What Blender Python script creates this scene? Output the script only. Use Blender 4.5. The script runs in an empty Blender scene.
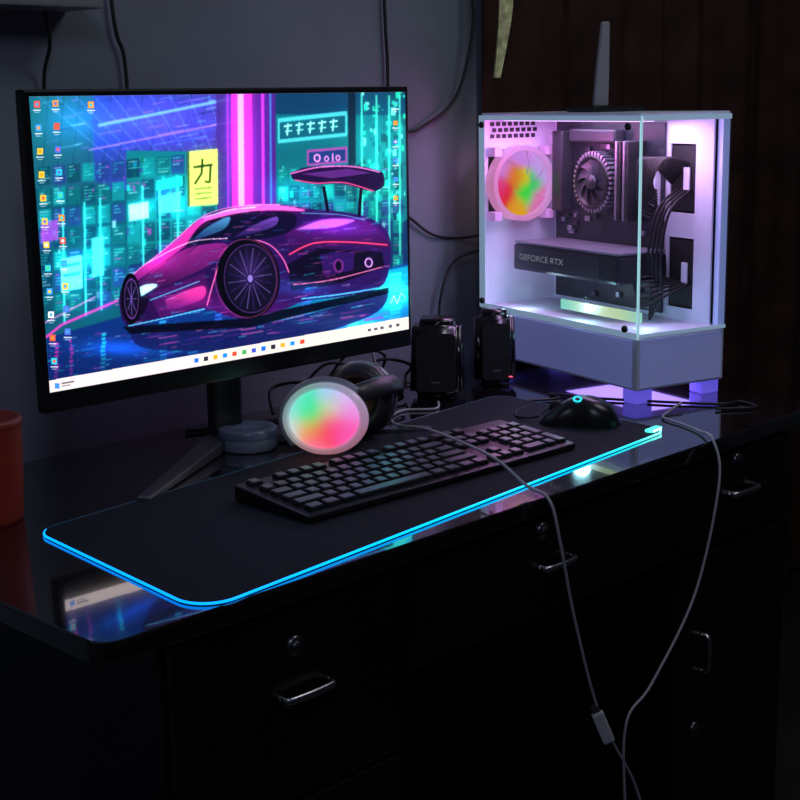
import bpy, bmesh, math, random
import numpy as np
from mathutils import Vector, Matrix
random.seed(4); rng=np.random.default_rng(7)
sc=bpy.context.scene
sc.view_settings.view_transform='Standard'
COL=sc.collection
TH=math.atan2(.714,.70)
CX,CY,DT=-.269,1.168,.75
ux=Vector((math.cos(TH),math.sin(TH),0)); uy=Vector((-math.sin(TH),math.cos(TH),0))
def D(x,y,z): return Vector((CX,CY,0))+ux*x+uy*y+Vector((0,0,z))

# ---------------- materials
MC={}
def mat(name,col,rough=.5,metal=0,em=None,es=0,var=0,vs=20,bump=0,spec=.5,coat=0,cr=.03):
    if name in MC: return MC[name]
    m=bpy.data.materials.new(name); m.use_nodes=True
    nt=m.node_tree; b=nt.nodes['Principled BSDF']
    b.inputs['Base Color'].default_value=(*col,1)
    b.inputs['Roughness'].default_value=rough; b.inputs['Metallic'].default_value=metal
    b.inputs['Specular IOR Level'].default_value=spec
    b.inputs['Coat Weight'].default_value=coat; b.inputs['Coat Roughness'].default_value=cr
    if em: b.inputs['Emission Color'].default_value=(*em,1); b.inputs['Emission Strength'].default_value=es
    if var or bump:
        tc=nt.nodes.new('ShaderNodeTexCoord'); n=nt.nodes.new('ShaderNodeTexNoise'); n.inputs['Scale'].default_value=vs; n.inputs['Detail'].default_value=5
        nt.links.new(tc.outputs['Object'],n.inputs['Vector'])
        if var:
            r=nt.nodes.new('ShaderNodeValToRGB')
            r.color_ramp.elements[0].color=(*[max(0,c*(1-var)) for c in col],1); r.color_ramp.elements[1].color=(*[min(1,c*(1+var)) for c in col],1)
            r.color_ramp.elements[0].position=.3; r.color_ramp.elements[1].position=.7
            nt.links.new(n.outputs['Fac'],r.inputs[0]); nt.links.new(r.outputs[0],b.inputs['Base Color'])
        if bump:
            bp=nt.nodes.new('ShaderNodeBump'); bp.inputs['Strength'].default_value=bump; bp.inputs['Distance'].default_value=.002
            nt.links.new(n.outputs['Fac'],bp.inputs['Height']); nt.links.new(bp.outputs[0],b.inputs['Normal'])
    MC[name]=m; return m
def emis(name,col,s):
    if name in MC: return MC[name]
    m=bpy.data.materials.new(name); m.use_nodes=True; nt=m.node_tree; nt.nodes.clear()
    e=nt.nodes.new('ShaderNodeEmission'); e.inputs[0].default_value=(*col,1); e.inputs[1].default_value=s
    o=nt.nodes.new('ShaderNodeOutputMaterial'); nt.links.new(e.outputs[0],o.inputs[0]); MC[name]=m; return m
def grad_emis(name,axis_vec,stops,s,offset=0.,rough=.25,base=(.3,.3,.3)):
    m=bpy.data.materials.new(name); m.use_nodes=True; nt=m.node_tree; b=nt.nodes['Principled BSDF']
    tc=nt.nodes.new('ShaderNodeTexCoord'); r=nt.nodes.new('ShaderNodeValToRGB')
    d=nt.nodes.new('ShaderNodeVectorMath'); d.operation='DOT_PRODUCT'; d.inputs[1].default_value=axis_vec
    nt.links.new(tc.outputs['Object'],d.inputs[0])
    a=nt.nodes.new('ShaderNodeMath'); a.operation='ADD'; a.inputs[1].default_value=offset
    nt.links.new(d.outputs['Value'],a.inputs[0]); nt.links.new(a.outputs[0],r.inputs[0])
    cr=r.color_ramp
    while len(cr.elements)<len(stops): cr.elements.new(.5)
    for i,(p,c) in enumerate(stops): cr.elements[i].position=p
    for i,(p,c) in enumerate(stops): cr.elements[i].color=(*c,1)
    nt.links.new(r.outputs[0],b.inputs['Emission Color']); b.inputs['Emission Strength'].default_value=s
    b.inputs['Base Color'].default_value=(*base,1); b.inputs['Roughness'].default_value=rough
    return m
def vcol_emis(name,s,base=(.05,.05,.05),rough=.25,coat=0.,spec=.5):
    m=bpy.data.materials.new(name); m.use_nodes=True; nt=m.node_tree; b=nt.nodes['Principled BSDF']
    a=nt.nodes.new('ShaderNodeAttribute'); a.attribute_name='glow'
    nt.links.new(a.outputs['Color'],b.inputs['Emission Color']); b.inputs['Emission Strength'].default_value=s
    b.inputs['Base Color'].default_value=(*base,1); b.inputs['Roughness'].default_value=rough; b.inputs['Coat Weight'].default_value=coat
    b.inputs['Specular IOR Level'].default_value=spec
    return m
def paint(o,fn):
    at=o.data.color_attributes.new('glow','FLOAT_COLOR','POINT')
    for i,v in enumerate(o.data.vertices): at.data[i].color=(*fn(v.co),1)
def blobs(lst,sharp=1.):
    def f(x,y):
        W=0;c=[0,0,0]
        for bx,by,s,col in lst:
            w=math.exp(-sharp*((x-bx)**2+(y-by)**2)/(s*s))+1e-12; W+=w
            for k in range(3): c[k]+=w*col[k]
        return [k/W for k in c]
    return f
def glassmat(name,tint=(1,1,1),base=.035):
    m=bpy.data.materials.new(name); m.use_nodes=True; nt=m.node_tree; nt.nodes.clear()
    t=nt.nodes.new('ShaderNodeBsdfTransparent'); t.inputs[0].default_value=(*tint,1)
    g=nt.nodes.new('ShaderNodeBsdfGlossy'); g.inputs['Roughness'].default_value=.02
    f=nt.nodes.new('ShaderNodeLayerWeight'); f.inputs[0].default_value=.5
    p=nt.nodes.new('ShaderNodeMath'); p.operation='POWER'; p.inputs[1].default_value=5
    q=nt.nodes.new('ShaderNodeMath'); q.operation='MULTIPLY_ADD'; q.inputs[1].default_value=.9; q.inputs[2].default_value=base
    mx=nt.nodes.new('ShaderNodeMixShader'); o=nt.nodes.new('ShaderNodeOutputMaterial')
    nt.links.new(f.outputs['Facing'],p.inputs[0]); nt.links.new(p.outputs[0],q.inputs[0]); nt.links.new(q.outputs[0],mx.inputs[0])
    nt.links.new(t.outputs[0],mx.inputs[1]); nt.links.new(g.outputs[0],mx.inputs[2]); nt.links.new(mx.outputs[0],o.inputs[0])
    return m
BLK=mat('black_plastic',(.012,.012,.014),.38,var=.3,vs=60)
BLKG=mat('black_gloss',(.01,.01,.012),.2,coat=.25)
RUB=mat('black_rubber',(.012,.012,.013),.6)
CUSH=mat('black_leatherette',(.028,.028,.032),.38,bump=.3,vs=150)
DESKT=mat('dark_laminate_top',(.009,.007,.009),.10,var=.5,vs=7,coat=1,spec=.9,cr=.02)
DESKF=mat('dark_laminate_front',(.006,.0045,.005),.3,var=.5,vs=5)
CHR=mat('brushed_metal',(.6,.6,.63),.3,1)
CHR2=mat('lock_metal',(.2,.2,.22),.3,1)
WHT=mat('white_powder_coat',(.74,.77,.92),.4,var=.04,vs=30)
GREY=mat('grey_plastic',(.24,.26,.26),.4)

# ---------------- mesh helpers
def new(name,verts,faces,m,parent=None,loc=(0,0,0),smooth=False):
    me=bpy.data.meshes.new(name); me.from_pydata([tuple(v) for v in verts],[],faces); me.update()
    bm=bmesh.new(); bm.from_mesh(me); bmesh.ops.recalc_face_normals(bm,faces=bm.faces); bm.to_mesh(me); bm.free()
    if smooth:
        for p in me.polygons: p.use_smooth=True
    o=bpy.data.objects.new(name,me); COL.objects.link(o)
    if m: me.materials.append(m)
    if parent: o.parent=parent
    o.location=loc; return o
def box(name,a,b,m,parent=None,bev=0,seg=2,loc=(0,0,0)):
    bm=bmesh.new(); bmesh.ops.create_cube(bm,size=1)
    a=Vector(a);b=Vector(b);c=(a+b)/2;s=b-a
    for v in bm.verts: v.co=Vector((v.co.x*s.x,v.co.y*s.y,v.co.z*s.z))+c
    if bev: bmesh.ops.bevel(bm,geom=bm.edges[:],offset=bev,segments=seg,profile=.6,affect='EDGES')
    me=bpy.data.meshes.new(name); bm.to_mesh(me); bm.free()
    if m: me.materials.append(m)
    o=bpy.data.objects.new(name,me); COL.objects.link(o)
    if parent: o.parent=parent
    o.location=loc
    return o
def lathe(name,prof,m,parent=None,axis=(0,0,1),up=None,sx=1,sy=1,seg=48,loc=(0,0,0),smooth=True):
    vs=[];fs=[];n=len(prof)
    ax=Vector(axis).normalized()
    upv=Vector(up) if up else (Vector((0,0,1)) if abs(ax.z)<.9 else Vector((0,1,0)))
    e1=upv.cross(ax).normalized(); e2=ax.cross(e1).normalized()
    for i in range(seg):
        t=2*math.pi*i/seg
        for r,z in prof: vs.append(e1*(r*sx*math.cos(t))+e2*(r*sy*math.sin(t))+ax*z)
    for i in range(seg):
        j=(i+1)%seg
        for k in range(n-1): fs.append((i*n+k,j*n+k,j*n+k+1,i*n+k+1))
    o=new(name,vs,fs,m,parent,loc,smooth)
    bm=bmesh.new(); bm.from_mesh(o.data); bmesh.ops.remove_doubles(bm,verts=bm.verts,dist=1e-6)
    bmesh.ops.recalc_face_normals(bm,faces=bm.faces); bm.to_mesh(o.data); bm.free()
    return o
def catmull(pts,n=12,closed=False):
    P=[Vector(p) for p in pts]; out=[]; N=len(P)
    rngi=range(N) if closed else range(N-1)
    for i in rngi:
        if closed: p0,p1,p2,p3=P[i-1],P[i],P[(i+1)%N],P[(i+2)%N]
        else: p0=P[max(i-1,0)];p1=P[i];p2=P[i+1];p3=P[min(i+2,N-1)]
        for k in range(n):
            t=k/n
            out.append(.5*((2*p1)+(-p0+p2)*t+(2*p0-5*p1+4*p2-p3)*t*t+(-p0+3*p1-3*p2+p3)*t**3))
    if not closed: out.append(P[-1])
    return out
def tube(name,pts,r,m,parent=None,n=12,seg=8,closed=False,smooth_path=True,flat=None):
    C=catmull(pts,n,closed) if smooth_path else [Vector(p) for p in pts]
    vs=[];fs=[];N=len(C)
    nrm=None
    for i,p in enumerate(C):
        a=C[i-1] if (i>0 or closed) else C[i]; b=C[(i+1)%N] if (i<N-1 or closed) else C[i]
        t=(b-a).normalized() if (b-a).length>1e-9 else Vector((0,0,1))
        if nrm is None: nrm=t.orthogonal().normalized()
        nrm=(nrm-t*nrm.dot(t)).normalized()
        if flat: nrm=(Vector(flat)-t*t.dot(Vector(flat))).normalized()
        bn=t.cross(nrm)
        r1,r2=(r if isinstance(r,tuple) else (r,r))
        for k in range(seg):
            th=2*math.pi*k/seg; vs.append(p+nrm*(r1*math.cos(th))+bn*(r2*math.sin(th)))
    for i in range(N if closed else N-1):
        j=(i+1)%N
        for k in range(seg):
            l=(k+1)%seg; fs.append((i*seg+k,i*seg+l,j*seg+l,j*seg+k))
    if not closed: fs.append(tuple(range(seg))); fs.append(tuple((N-1)*seg+k for k in range(seg)))
    return new(name,vs,fs,m,parent,smooth=True)
def prism(name,poly,z0,z1,m,parent=None):
    n=len(poly); vs=[(x,y,z0) for x,y in poly]+[(x,y,z1) for x,y in poly]
    fs=[tuple(range(n)),tuple(range(n,2*n))]+[(i,(i+1)%n,n+(i+1)%n,n+i) for i in range(n)]
    return new(name,vs,fs,m,parent)
def empty(name,loc,label,cat,rz=0,group=None):
    o=bpy.data.objects.new(name,None); o.empty_display_size=.05; COL.objects.link(o)
    o.location=loc; o.rotation_euler=(0,0,rz); o['label']=label; o['category']=cat
    if group: o['group']=group
    return o
def tag(o,label,cat): o['label']=label; o['category']=cat; return o
def struct(o): o['kind']='structure'; return o
def parented_light(kind,name,loc,power,col,size=.1,rot=(0,0,0),parent=None,sy=None):
    l=bpy.data.lights.new(name,kind); l.energy=power; l.color=col
    if kind=='AREA':
        l.size=size
        if sy: l.shape='RECTANGLE'; l.size_y=sy
    else: l.shadow_soft_size=size
    o=bpy.data.objects.new(name,l); COL.objects.link(o); o.location=loc; o.rotation_euler=rot
    if parent: o.parent=parent
    return o

# ---------------- room
WALL=mat('painted_plaster',(.215,.255,.30),.75,var=.28,vs=2.2,bump=.3)
FLOOR=mat('dark_floor_tile',(.03,.025,.025),.4,var=.3,vs=4)
CEIL=mat('ceiling_paint',(.35,.34,.36),.8,var=.05,vs=4)
def rbox(name,a,b,m):
    o=box(name,a,b,m); o.location=(CX,CY,0); o.rotation_euler=(0,0,TH); return struct(o)
rbox('wall_back',(-1.4,.70,0),(3.6,.80,2.6),WALL)
rbox('wall_left',(-1.5,-2.6,0),(-1.4,.80,2.6),WALL)
rbox('wall_right',(3.6,-2.6,0),(3.7,.80,2.6),WALL)
rbox('wall_front',(-1.4,-2.7,0),(3.6,-2.6,2.6),WALL)
rbox('floor',(-1.5,-2.7,-.08),(3.7,.8,0),FLOOR)
rbox('ceiling',(-1.5,-2.7,2.6),(3.7,.8,2.68),CEIL)

CUR=mat('dark_brown_cloth',(.042,.016,.012),.75,var=.4,vs=12,spec=.2)
vs=[];fs=[];NX=420
for i in range(NX+1):
    x=1.31+ (3.55-1.31)*i/NX
    y=.662+.026*math.sin(x*34+1.6*math.sin(x*7))+.004*math.sin(x*97)
    for z in (.02,.9,1.8,2.6): vs.append(D(x,y,z))
for i in range(NX):
    for k in range(3): fs.append((i*4+k,(i+1)*4+k,(i+1)*4+k+1,i*4+k+1))
tag(new('curtain',vs,fs,CUR,smooth=True),'dark brown pleated floor-length curtain against the wall','curtain')
YEL=mat('pale_yellow_cloth',(.78,.72,.36),.8,var=.45,vs=70)
vs=[];fs=[]
for i in range(13):
    for j in range(24):
        t=j/23; z=1.255+.47*t
        x=1.280+.012*math.sin(t*5.5)-.008*(1-t)+.034*i/12*(.35+.65*min(1,t*4))
        vs.append(D(x,.625+.005*math.sin(i*1.6),z))
for i in range(12):
    for j in range(23): fs.append((i*24+j,(i+1)*24+j,(i+1)*24+j+1,i*24+j+1))
tag(new('hanging_cloth',vs,fs,YEL,smooth=True),'narrow pale yellow patterned cloth hanging beside the dark curtain','cloth')

sh=empty('wall_shelf',D(.0,.70,1.345),'small grey wall shelf with a bracket fixed above the monitor','shelf',TH)
box('shelf_board',(-.25,-.09,.0),(.46,0,.022),GREY,sh,.003)
box('bracket',(.2,-.08,-.025),(.215,0,0),GREY,sh,.002)
box('bracket',(-.1,-.08,-.025),(-.085,0,0),GREY,sh,.002)

# ---------------- desk
L=1.31; DD=.64
desk=empty('desk',(CX,CY,0),'dark glossy laminate office desk with drawers and locks','desk',TH)
def rrect(x0,y0,x1,y1,rads,n=8):
    cs=[(x0,y0,rads[0],180),(x1,y0,rads[1],270),(x1,y1,rads[2],0),(x0,y1,rads[3],90)];out=[]
    for x,y,r,a in cs:
        cx=x+r if x==x0 else x-r; cy=y+r if y==y0 else y-r
        for k in range(n+1):
            t=math.radians(a+90*k/n); out.append((cx+r*math.cos(t),cy+r*math.sin(t)))
    return out
o=prism('desktop',rrect(0,0,L,DD,(.025,.03,.005,.005)),DT-.022,DT,DESKT,desk)
bv=o.modifiers.new('b','BEVEL'); bv.width=.003; bv.segments=2; bv.limit_method='ANGLE'
zt=DT-.023; F=.022
def keyhole(p,x,z,yy):
    lathe('lock',[(0,.006),(.006,.006),(.0062,.004),(.010,.004),(.0115,.002),(.0115,0)],CHR2,p,axis=(0,-1,0),seg=24,loc=(x,yy,z))
    box('keyway',(x-.001,yy-.0068,z-.004),(x+.001,yy-.0055,z+.004),RUB,p)
def handle(p,x,z,yy,w=.066,vert=False):
    def P(a,b): return (x,yy-b,z+a) if vert else (x+a,yy-b,z)
    h=w/2
    tube('handle',[P(-h,0),P(-h,.009),P(-h+.003,.0135),P(-h+.010,.015),P(0,.016),P(h-.010,.015),P(h-.003,.0135),P(h,.009),P(h,0)],(.0028,.0042),CHR,p,n=4,seg=10,flat=(0,1,.001))
def pedestal(x0,x1,dh,kz,hz):
    box('pedestal',(x0,F,0.0),(x1,DD-.03,zt),DESKF,desk,.002)
    dr=box('drawer',(x0+.004,F-.016,zt-dh),(x1-.004,F-.0005,zt-.006),DESKF,desk,.003)
    xc=(x0+x1)/2
    keyhole(dr,xc,DT-kz,F-.016); handle(dr,xc+.01,DT-hz,F-.016)
    do=box('door',(x0+.004,F-.016,.06),(x1-.004,F-.0005,zt-dh-.006),DESKF,desk,.003)
    handle(do,x0+.07,.44,F-.016,.055,True); keyhole(do,x0+.06,.325,F-.016)
pedestal(.077,.385,.215,.070,.120)
pedestal(.925,1.233,.135,.043,.088)
md=box('drawer',(.389,F-.016,zt-.13),(.921,F-.0005,zt-.006),DESKF,desk,.003)
keyhole(md,.632,DT-.043,F-.016); handle(md,.655,DT-.088,F-.016,.06)
box('drawer_box',(.386,F,zt-.125),(.924,.45,zt-.001),DESKF,desk)
box('back_panel',(.386,.50,.1),(.924,.515,zt-.126),DESKF,desk)

# ---------------- mouse mat
A=Vector((-.190,1.248)); B=Vector((.382,1.945)); C=Vector((-.413,1.510))
ex=(B-A); ey=(C-A); mw=ex.length; mh=ey.length
exn=ex.normalized(); eyn=ey.normalized()
matE=empty('mouse_mat',(A.x,A.y,DT),'large black desk mat with glowing blue edge lighting, on the desk','mouse mat')
per=rrect(0,0,mw,mh,(.045,.03,.03,.03),10)
perw=[exn*x+eyn*y for x,y in per]
MATM=mat('black_cloth_mat',(.010,.014,.022),.85,var=.2,vs=300,bump=.15,spec=.3)
prism('mat_surface',[(p.x,p.y) for p in perw],.0004,.0035,MATM,matE)
LED=grad_emis('edge_light',(exn.x/mw,exn.y/mw,0),[(0,(.0,.24,1.0)),(.25,(.0,.36,1)),(.7,(.0,.52,.95)),(.90,(.02,.75,.85)),(1,(.25,1.2,.9))],2.3,0,base=(0,0,0))
n_=11
lit=perw[3*n_+4:]+perw[:n_+9]
dim=perw[n_+9:3*n_+4]
tube('edge_light',[(p.x,p.y,.0024) for p in lit],.0014,LED,matE,smooth_path=False,seg=10)
tube('edge_piping',[(p.x,p.y,.0024) for p in dim],.0014,mat('dim_piping',(.03,.06,.09),.3,em=(0,.25,.5),es=.10),matE,smooth_path=False,seg=10)
ctrl=exn*(mw-.020)+eyn*.012
LEDC=emis('mint_light',(.2,1,.8),5.5)
o=box('light_controller',(-.018,-.005,.0036),(.014,.006,.0080),mat('translucent_mint',(.1,.3,.28),.3,em=(.06,.95,.68),es=1.8),matE,.002,loc=(ctrl.x,ctrl.y,0)); o.rotation_euler=(0,0,math.atan2(exn.y,exn.x))
box('indicator',(-.014,-.0058,.0040),(.010,-.0051,.0072),LEDC,o)

# ---------------- keyboard
KT=math.atan2(.69,.724)
KB=empty('keyboard',(-.104,1.513,DT+.0036),'black full-size wired keyboard on the desk mat','keyboard',KT)
KW,KD=.472,.140
sl=.085
def wedge(name,x0,y0,x1,y1,zb,z0,m,parent,bev=.003):
    vs=[(x0,y0,zb),(x1,y0,zb),(x1,y1,zb),(x0,y1,zb),(x0,y0,z0+sl*y0),(x1,y0,z0+sl*y0),(x1,y1,z0+sl*y1),(x0,y1,z0+sl*y1)]
    o=new(name,vs,[(0,1,2,3),(4,5,6,7),(0,1,5,4),(1,2,6,5),(2,3,7,6),(3,0,4,7)],m,parent)
    b=o.modifiers.new('b','BEVEL'); b.width=bev; b.segments=2
    return o
KBM=mat('keyboard_case',(.008,.008,.010),.35)
wedge('keyboard_case',0,0,KW,KD,0.0005,.009,KBM,KB)
KEYM=mat('key_top_lit',(.12,.12,.14),.30,var=.2,vs=80,spec=1)  # key tops paler than the sides: caught light put into the colour
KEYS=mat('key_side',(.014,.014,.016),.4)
keymesh={}
u=.0202
def keym(w,h):
    if (w,h) in keymesh: return keymesh[(w,h)]
    bm=bmesh.new(); bmesh.ops.create_cube(bm,size=1)
    for v in bm.verts:
        top=v.co.z>0
        sx=w*u-.0034-(.0030 if top else 0); sy=h*u-.0034-(.0030 if top else 0)
        v.co=Vector((v.co.x*sx,v.co.y*sy+(.0005 if top else 0),.0058 if top else 0))
    bmesh.ops.bevel(bm,geom=bm.edges[:],offset=.0009,segments=2,affect='EDGES')
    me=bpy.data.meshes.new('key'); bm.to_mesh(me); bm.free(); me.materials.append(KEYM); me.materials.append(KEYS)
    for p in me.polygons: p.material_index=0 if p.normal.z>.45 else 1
    keymesh[(w,h)]=me; return me
rows=[]
def addrow(r,ws,x=0):
    for w in ws:
        if w>0: rows.append((x+w/2,r,w,1))
        x+=abs(w)
    return x
nx=15.3; px_=18.6
yr=[5.25,4,3,2,1,0]
addrow(yr[0],[1,-1,1,1,1,1,-.5,1,1,1,1,-.5,1,1,1,1]); addrow(yr[0],[1,1,1],nx)
addrow(yr[1],[1]*13+[2]); addrow(yr[1],[1,1,1],nx)
addrow(yr[2],[1.5]+[1]*12+[1.5]); addrow(yr[2],[1,1,1],nx); addrow(yr[2],[1,1,1],px_)
addrow(yr[3],[1.75]+[1]*11+[2.25]); addrow(yr[3],[1,1,1],px_)
addrow(yr[4],[2.25]+[1]*10+[2.75]); addrow(yr[4],[-1,1],nx); addrow(yr[4],[1,1,1],px_)
addrow(yr[5],[1.25]*3+[6.25]+[1.25]*4); addrow(yr[5],[1,1,1],nx); addrow(yr[5],[2,1],px_)
rows+= [(px_+3.5,2.5,1,2),(px_+3.5,.5,1,2)]
last=[(px_+.5+i,4,1,1) for i in range(4)]
def kpos(x,r,h):
    X=.010+x*u; Y=.009+(r+.5)*u
    return X,Y,.0085+sl*Y
for x,r,w,h in rows:
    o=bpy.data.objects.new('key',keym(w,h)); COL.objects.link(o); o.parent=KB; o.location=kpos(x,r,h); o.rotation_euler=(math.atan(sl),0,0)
bm=bmesh.new()
for x,r,w,h in last:
    b2=len(bm.verts); bm.from_mesh(keym(w,h)); bm.verts.ensure_lookup_table()
    M=Matrix.Translation(kpos(x,r,h))@Matrix.Rotation(math.atan(sl),4,'X')
    for v in bm.verts[b2:]: v.co=M@v.co
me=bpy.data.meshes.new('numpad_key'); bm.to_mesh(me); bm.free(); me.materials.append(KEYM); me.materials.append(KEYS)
o=bpy.data.objects.new('numpad_key',me); COL.objects.link(o); o.parent=KB; o['kind']='stuff'

# ---------------- mouse
ms=empty('computer_mouse',(.262,1.990,DT+.0037),'black gaming mouse with a glowing cyan logo on the mat','mouse',math.radians(165))
def mouse_shell(name,x0,x1,m):
    vs=[];fs=[];NU=28;NV=20
    for i in range(NU+1):
        x=x0+(x1-x0)*i/NU
        s=(x+.060)/.120; s=min(max(s,0),1)
        prof=max(0,1-abs(2*s-1)**3.2)**.5
        w=(.032-.006*math.exp(-((s-.55)/.14)**2))*prof+.0005
        h=.042*max(0.02,(math.sin(math.pi*min(1,(s*.88+.1)))**.75))*min(1,prof*1.3)*(1-.35*max(0,s-.5))
        for k in range(NV+1):
            t=math.pi*k/NV
            c,sn=math.cos(t),math.sin(t)
            vs.append((x,w*math.copysign(abs(c)**.75,c),max(0,h)*abs(sn)**.75))
    for i in range(NU):
        for k in range(NV): fs.append((i*(NV+1)+k,(i+1)*(NV+1)+k,(i+1)*(NV+1)+k+1,i*(NV+1)+k+1))
    return new(name,vs,fs,m,ms,smooth=True)
mouse_shell('mouse_body',-.060,.060,mat('mouse_black',(.014,.014,.016),.3))
lathe('scroll_wheel',[(0,-.004),(.009,-.004),(.011,-.002),(.011,.002),(.009,.004),(0,.004)],RUB,ms,axis=(0,1,0),loc=(.034,0,.0225),seg=24)
tube('button_gap',[(.056,0,.011),(.048,0,.019),(.02,0,.0365)],.0008,RUB,ms,seg=6)
CY_=emis('cyan_glow',(.03,.75,.9),1.2)
lathe('logo_light',[(.0035,0),(.0045,.0008),(.006,.0008),(.007,0)],CY_,ms,axis=(-.1,.6,1),loc=(.002,.0145,.0395),seg=24)
tube('mouse_cable',[(.060,0,.008),(.080,-.006,.004),(.100,-.03,.001),(.105,-.07,-.0005),(.09,-.12,-.0015)],.0018,RUB,ms)

# ---------------- monitor
MT=math.atan2(.703,.7113)
mon=empty('monitor',(-.2167,1.882,DT),'large black monitor displaying a neon city sports car wallpaper','monitor',MT)
hw=.3145; zb=.106; zt2=.489
box('monitor_housing',(-hw,-.018,zb),(hw,0,zt2),mat('monitor_black',(.010,.010,.012),.3),mon,.003)
box('rear_housing',(-.2,0,zb+.06),(.2,.03,zt2-.07),BLK,mon,.01)
sx0,sx1,sz0,sz1=-hw+.008,hw-.007,zb+.026,zt2-.008
Wc,Hc=1180,680
q=[(30,96),(400,89),(403,323),(47,401)]
def homog(src,dst):
    Am=[];bb=[]
    for (x,y),(X,Y) in zip(src,dst):
        Am.append([x,y,1,0,0,0,-X*x,-X*y]);bb.append(X)
        Am.append([0,0,0,x,y,1,-Y*x,-Y*y]);bb.append(Y)
    h=np.linalg.solve(np.array(Am,float),np.array(bb,float)); return np.append(h,1).reshape(3,3)
Hm=homog([(0,0),(Wc,0),(Wc,Hc),(0,Hc)],q)
gx,gy=np.meshgrid(np.arange(Wc)+.5,np.arange(Hc)+.5)
den=Hm[2,0]*gx+Hm[2,1]*gy+Hm[2,2]
PX=(Hm[0,0]*gx+Hm[0,1]*gy+Hm[0,2])/den; PY=(Hm[1,0]*gx+Hm[1,1]*gy+Hm[1,2])/den
IMG=np.zeros((Hc,Wc,3)); CLIP=[None]
def blend(s,mask,col,a):
    c=np.array(col)/255.
    if CLIP[0] is not None: mask=mask*CLIP[0][s]
    al=(mask*a)[...,None]
    IMG[s]=IMG[s]*(1-al)+c*al
def bb_(x0,y0,x1,y1):
    m=(PX>=x0)&(PX<=x1)&(PY>=y0)&(PY<=y1)
    r=np.where(m.any(1))[0]; c=np.where(m.any(0))[0]
    if len(r)==0: return None
    return (slice(r[0],r[-1]+1),slice(c[0],c[-1]+1))
def pmask(pts):
    xs=[p[0] for p in pts];ys=[p[1] for p in pts]
    s=bb_(min(xs),min(ys),max(xs),max(ys))
    if s is None: return None,None
    X=PX[s];Y=PY[s];ins=np.zeros(X.shape,bool);n=len(pts)
    for i in range(n):
        x1,y1=pts[i];x2,y2=pts[(i+1)%n]
        if y1==y2: continue
        ins^=((Y<y1)!=(Y<y2))&(X<(x2-x1)*(Y-y1)/(y2-y1)+x1)
    return s,ins.astype(float)
def poly(pts,col,a=1.,col2=None,horiz=False):
    s,ins=pmask(pts)
    if s is None: return
    if col2 is None: blend(s,ins,col,a)
    else:
        V=PX[s] if horiz else PY[s]; vv=[p[0 if horiz else 1] for p in pts]
        t=np.clip((V-min(vv))/(max(vv)-min(vv)),0,1)[...,None]
        cc=(np.array(col)/255.)*(1-t)+(np.array(col2)/255.)*t
        if CLIP[0] is not None: ins=ins*CLIP[0][s]
        al=(ins*a)[...,None]; IMG[s]=IMG[s]*(1-al)+cc*al
def line(p,q_,w,col,a=1.):
    dx,dy=q_[0]-p[0],q_[1]-p[1];l=math.hypot(dx,dy);nx_,ny_=-dy/l*w/2,dx/l*w/2
    poly([(p[0]+nx_,p[1]+ny_),(q_[0]+nx_,q_[1]+ny_),(q_[0]-nx_,q_[1]-ny_),(p[0]-nx_,p[1]-ny_)],col,a)
def smooth2(P):
    return [(v.x,v.y) for v in catmull([(a,b,0) for a,b in P],6)]
def pline(P,w,col,a=1.,sm=False):
    if sm: P=smooth2(P)
    for i in range(len(P)-1): line(P[i],P[i+1],w,col,a)
def rect(x0,y0,x1,y1,col,a=1.,k=-.0,col2=None): poly([(x0,y0),(x1,y0+k*(x1-x0)),(x1,y1+k*(x1-x0)),(x0,y1)],col,a,col2)
def ell(cx,cy,rx,ry,col,a=1.,inner=0):
    s=bb_(cx-rx,cy-ry,cx+rx,cy+ry)
    if s is None: return
    d=np.sqrt(((PX[s]-cx)/rx)**2+((PY[s]-cy)/ry)**2); blend(s,((d<=1)&(d>=inner)).astype(float),col,a)
def glow(cx,cy,rx,ry,col,a):
    s=bb_(cx-3*rx,cy-3*ry,cx+3*rx,cy+3*ry)
    if s is None: return
    g=np.exp(-(((PX[s]-cx)/rx)**2+((PY[s]-cy)/ry)**2))[...,None]
    if CLIP[0] is not None: g=g*CLIP[0][s][...,None]
    IMG[s]+=g*a*np.array(col)/255.
def blur(I,r):
    for ax in (0,1):
        p=np.pad(I,[(r+1,r) if k==ax else (0,0) for k in range(3)],mode='edge'); c=np.cumsum(p,axis=ax)
        n=I.shape[ax]
        I=(np.take(c,np.arange(2*r+1,2*r+1+n),ax)-np.take(c,np.arange(0,n),ax))/(2*r+1)
    return I
rect(0,60,420,420,(12,56,84),1,0,(14,36,104))
poly([(20,80),(240,80),(240,140),(120,205),(20,190)],(20,96,116),1,(30,70,130),True)
poly([(95,85),(236,85),(236,150),(140,205),(95,180)],(36,66,150),1,(70,60,150),True)
for i in range(12):
    line((28+i*20,86),(150+i*10,190),1.3,(90,150,210),.35)
    line((50+i*16,90),(40+i*15,200),.8,(10,40,70),.5)
for i in range(90):
    x=rng.uniform(40,225); y=rng.uniform(92,150); l=rng.uniform(4,26)
    line((x,y),(x+l,y-l*.2),rng.uniform(.5,1.6),[(120,210,230),(60,110,190),(10,30,70),(150,110,220)][rng.integers(4)],.45)
glow(150,120,60,22,(90,70,190),.35); glow(70,120,40,30,(20,140,130),.35)
line((100,125),(232,97),3,(140,220,240),.7); line((90,150),(232,120),1.8,(190,140,240),.7)
rect(28,190,130,345,(10,78,100)); rect(128,150,232,250,(14,120,130))
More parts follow.
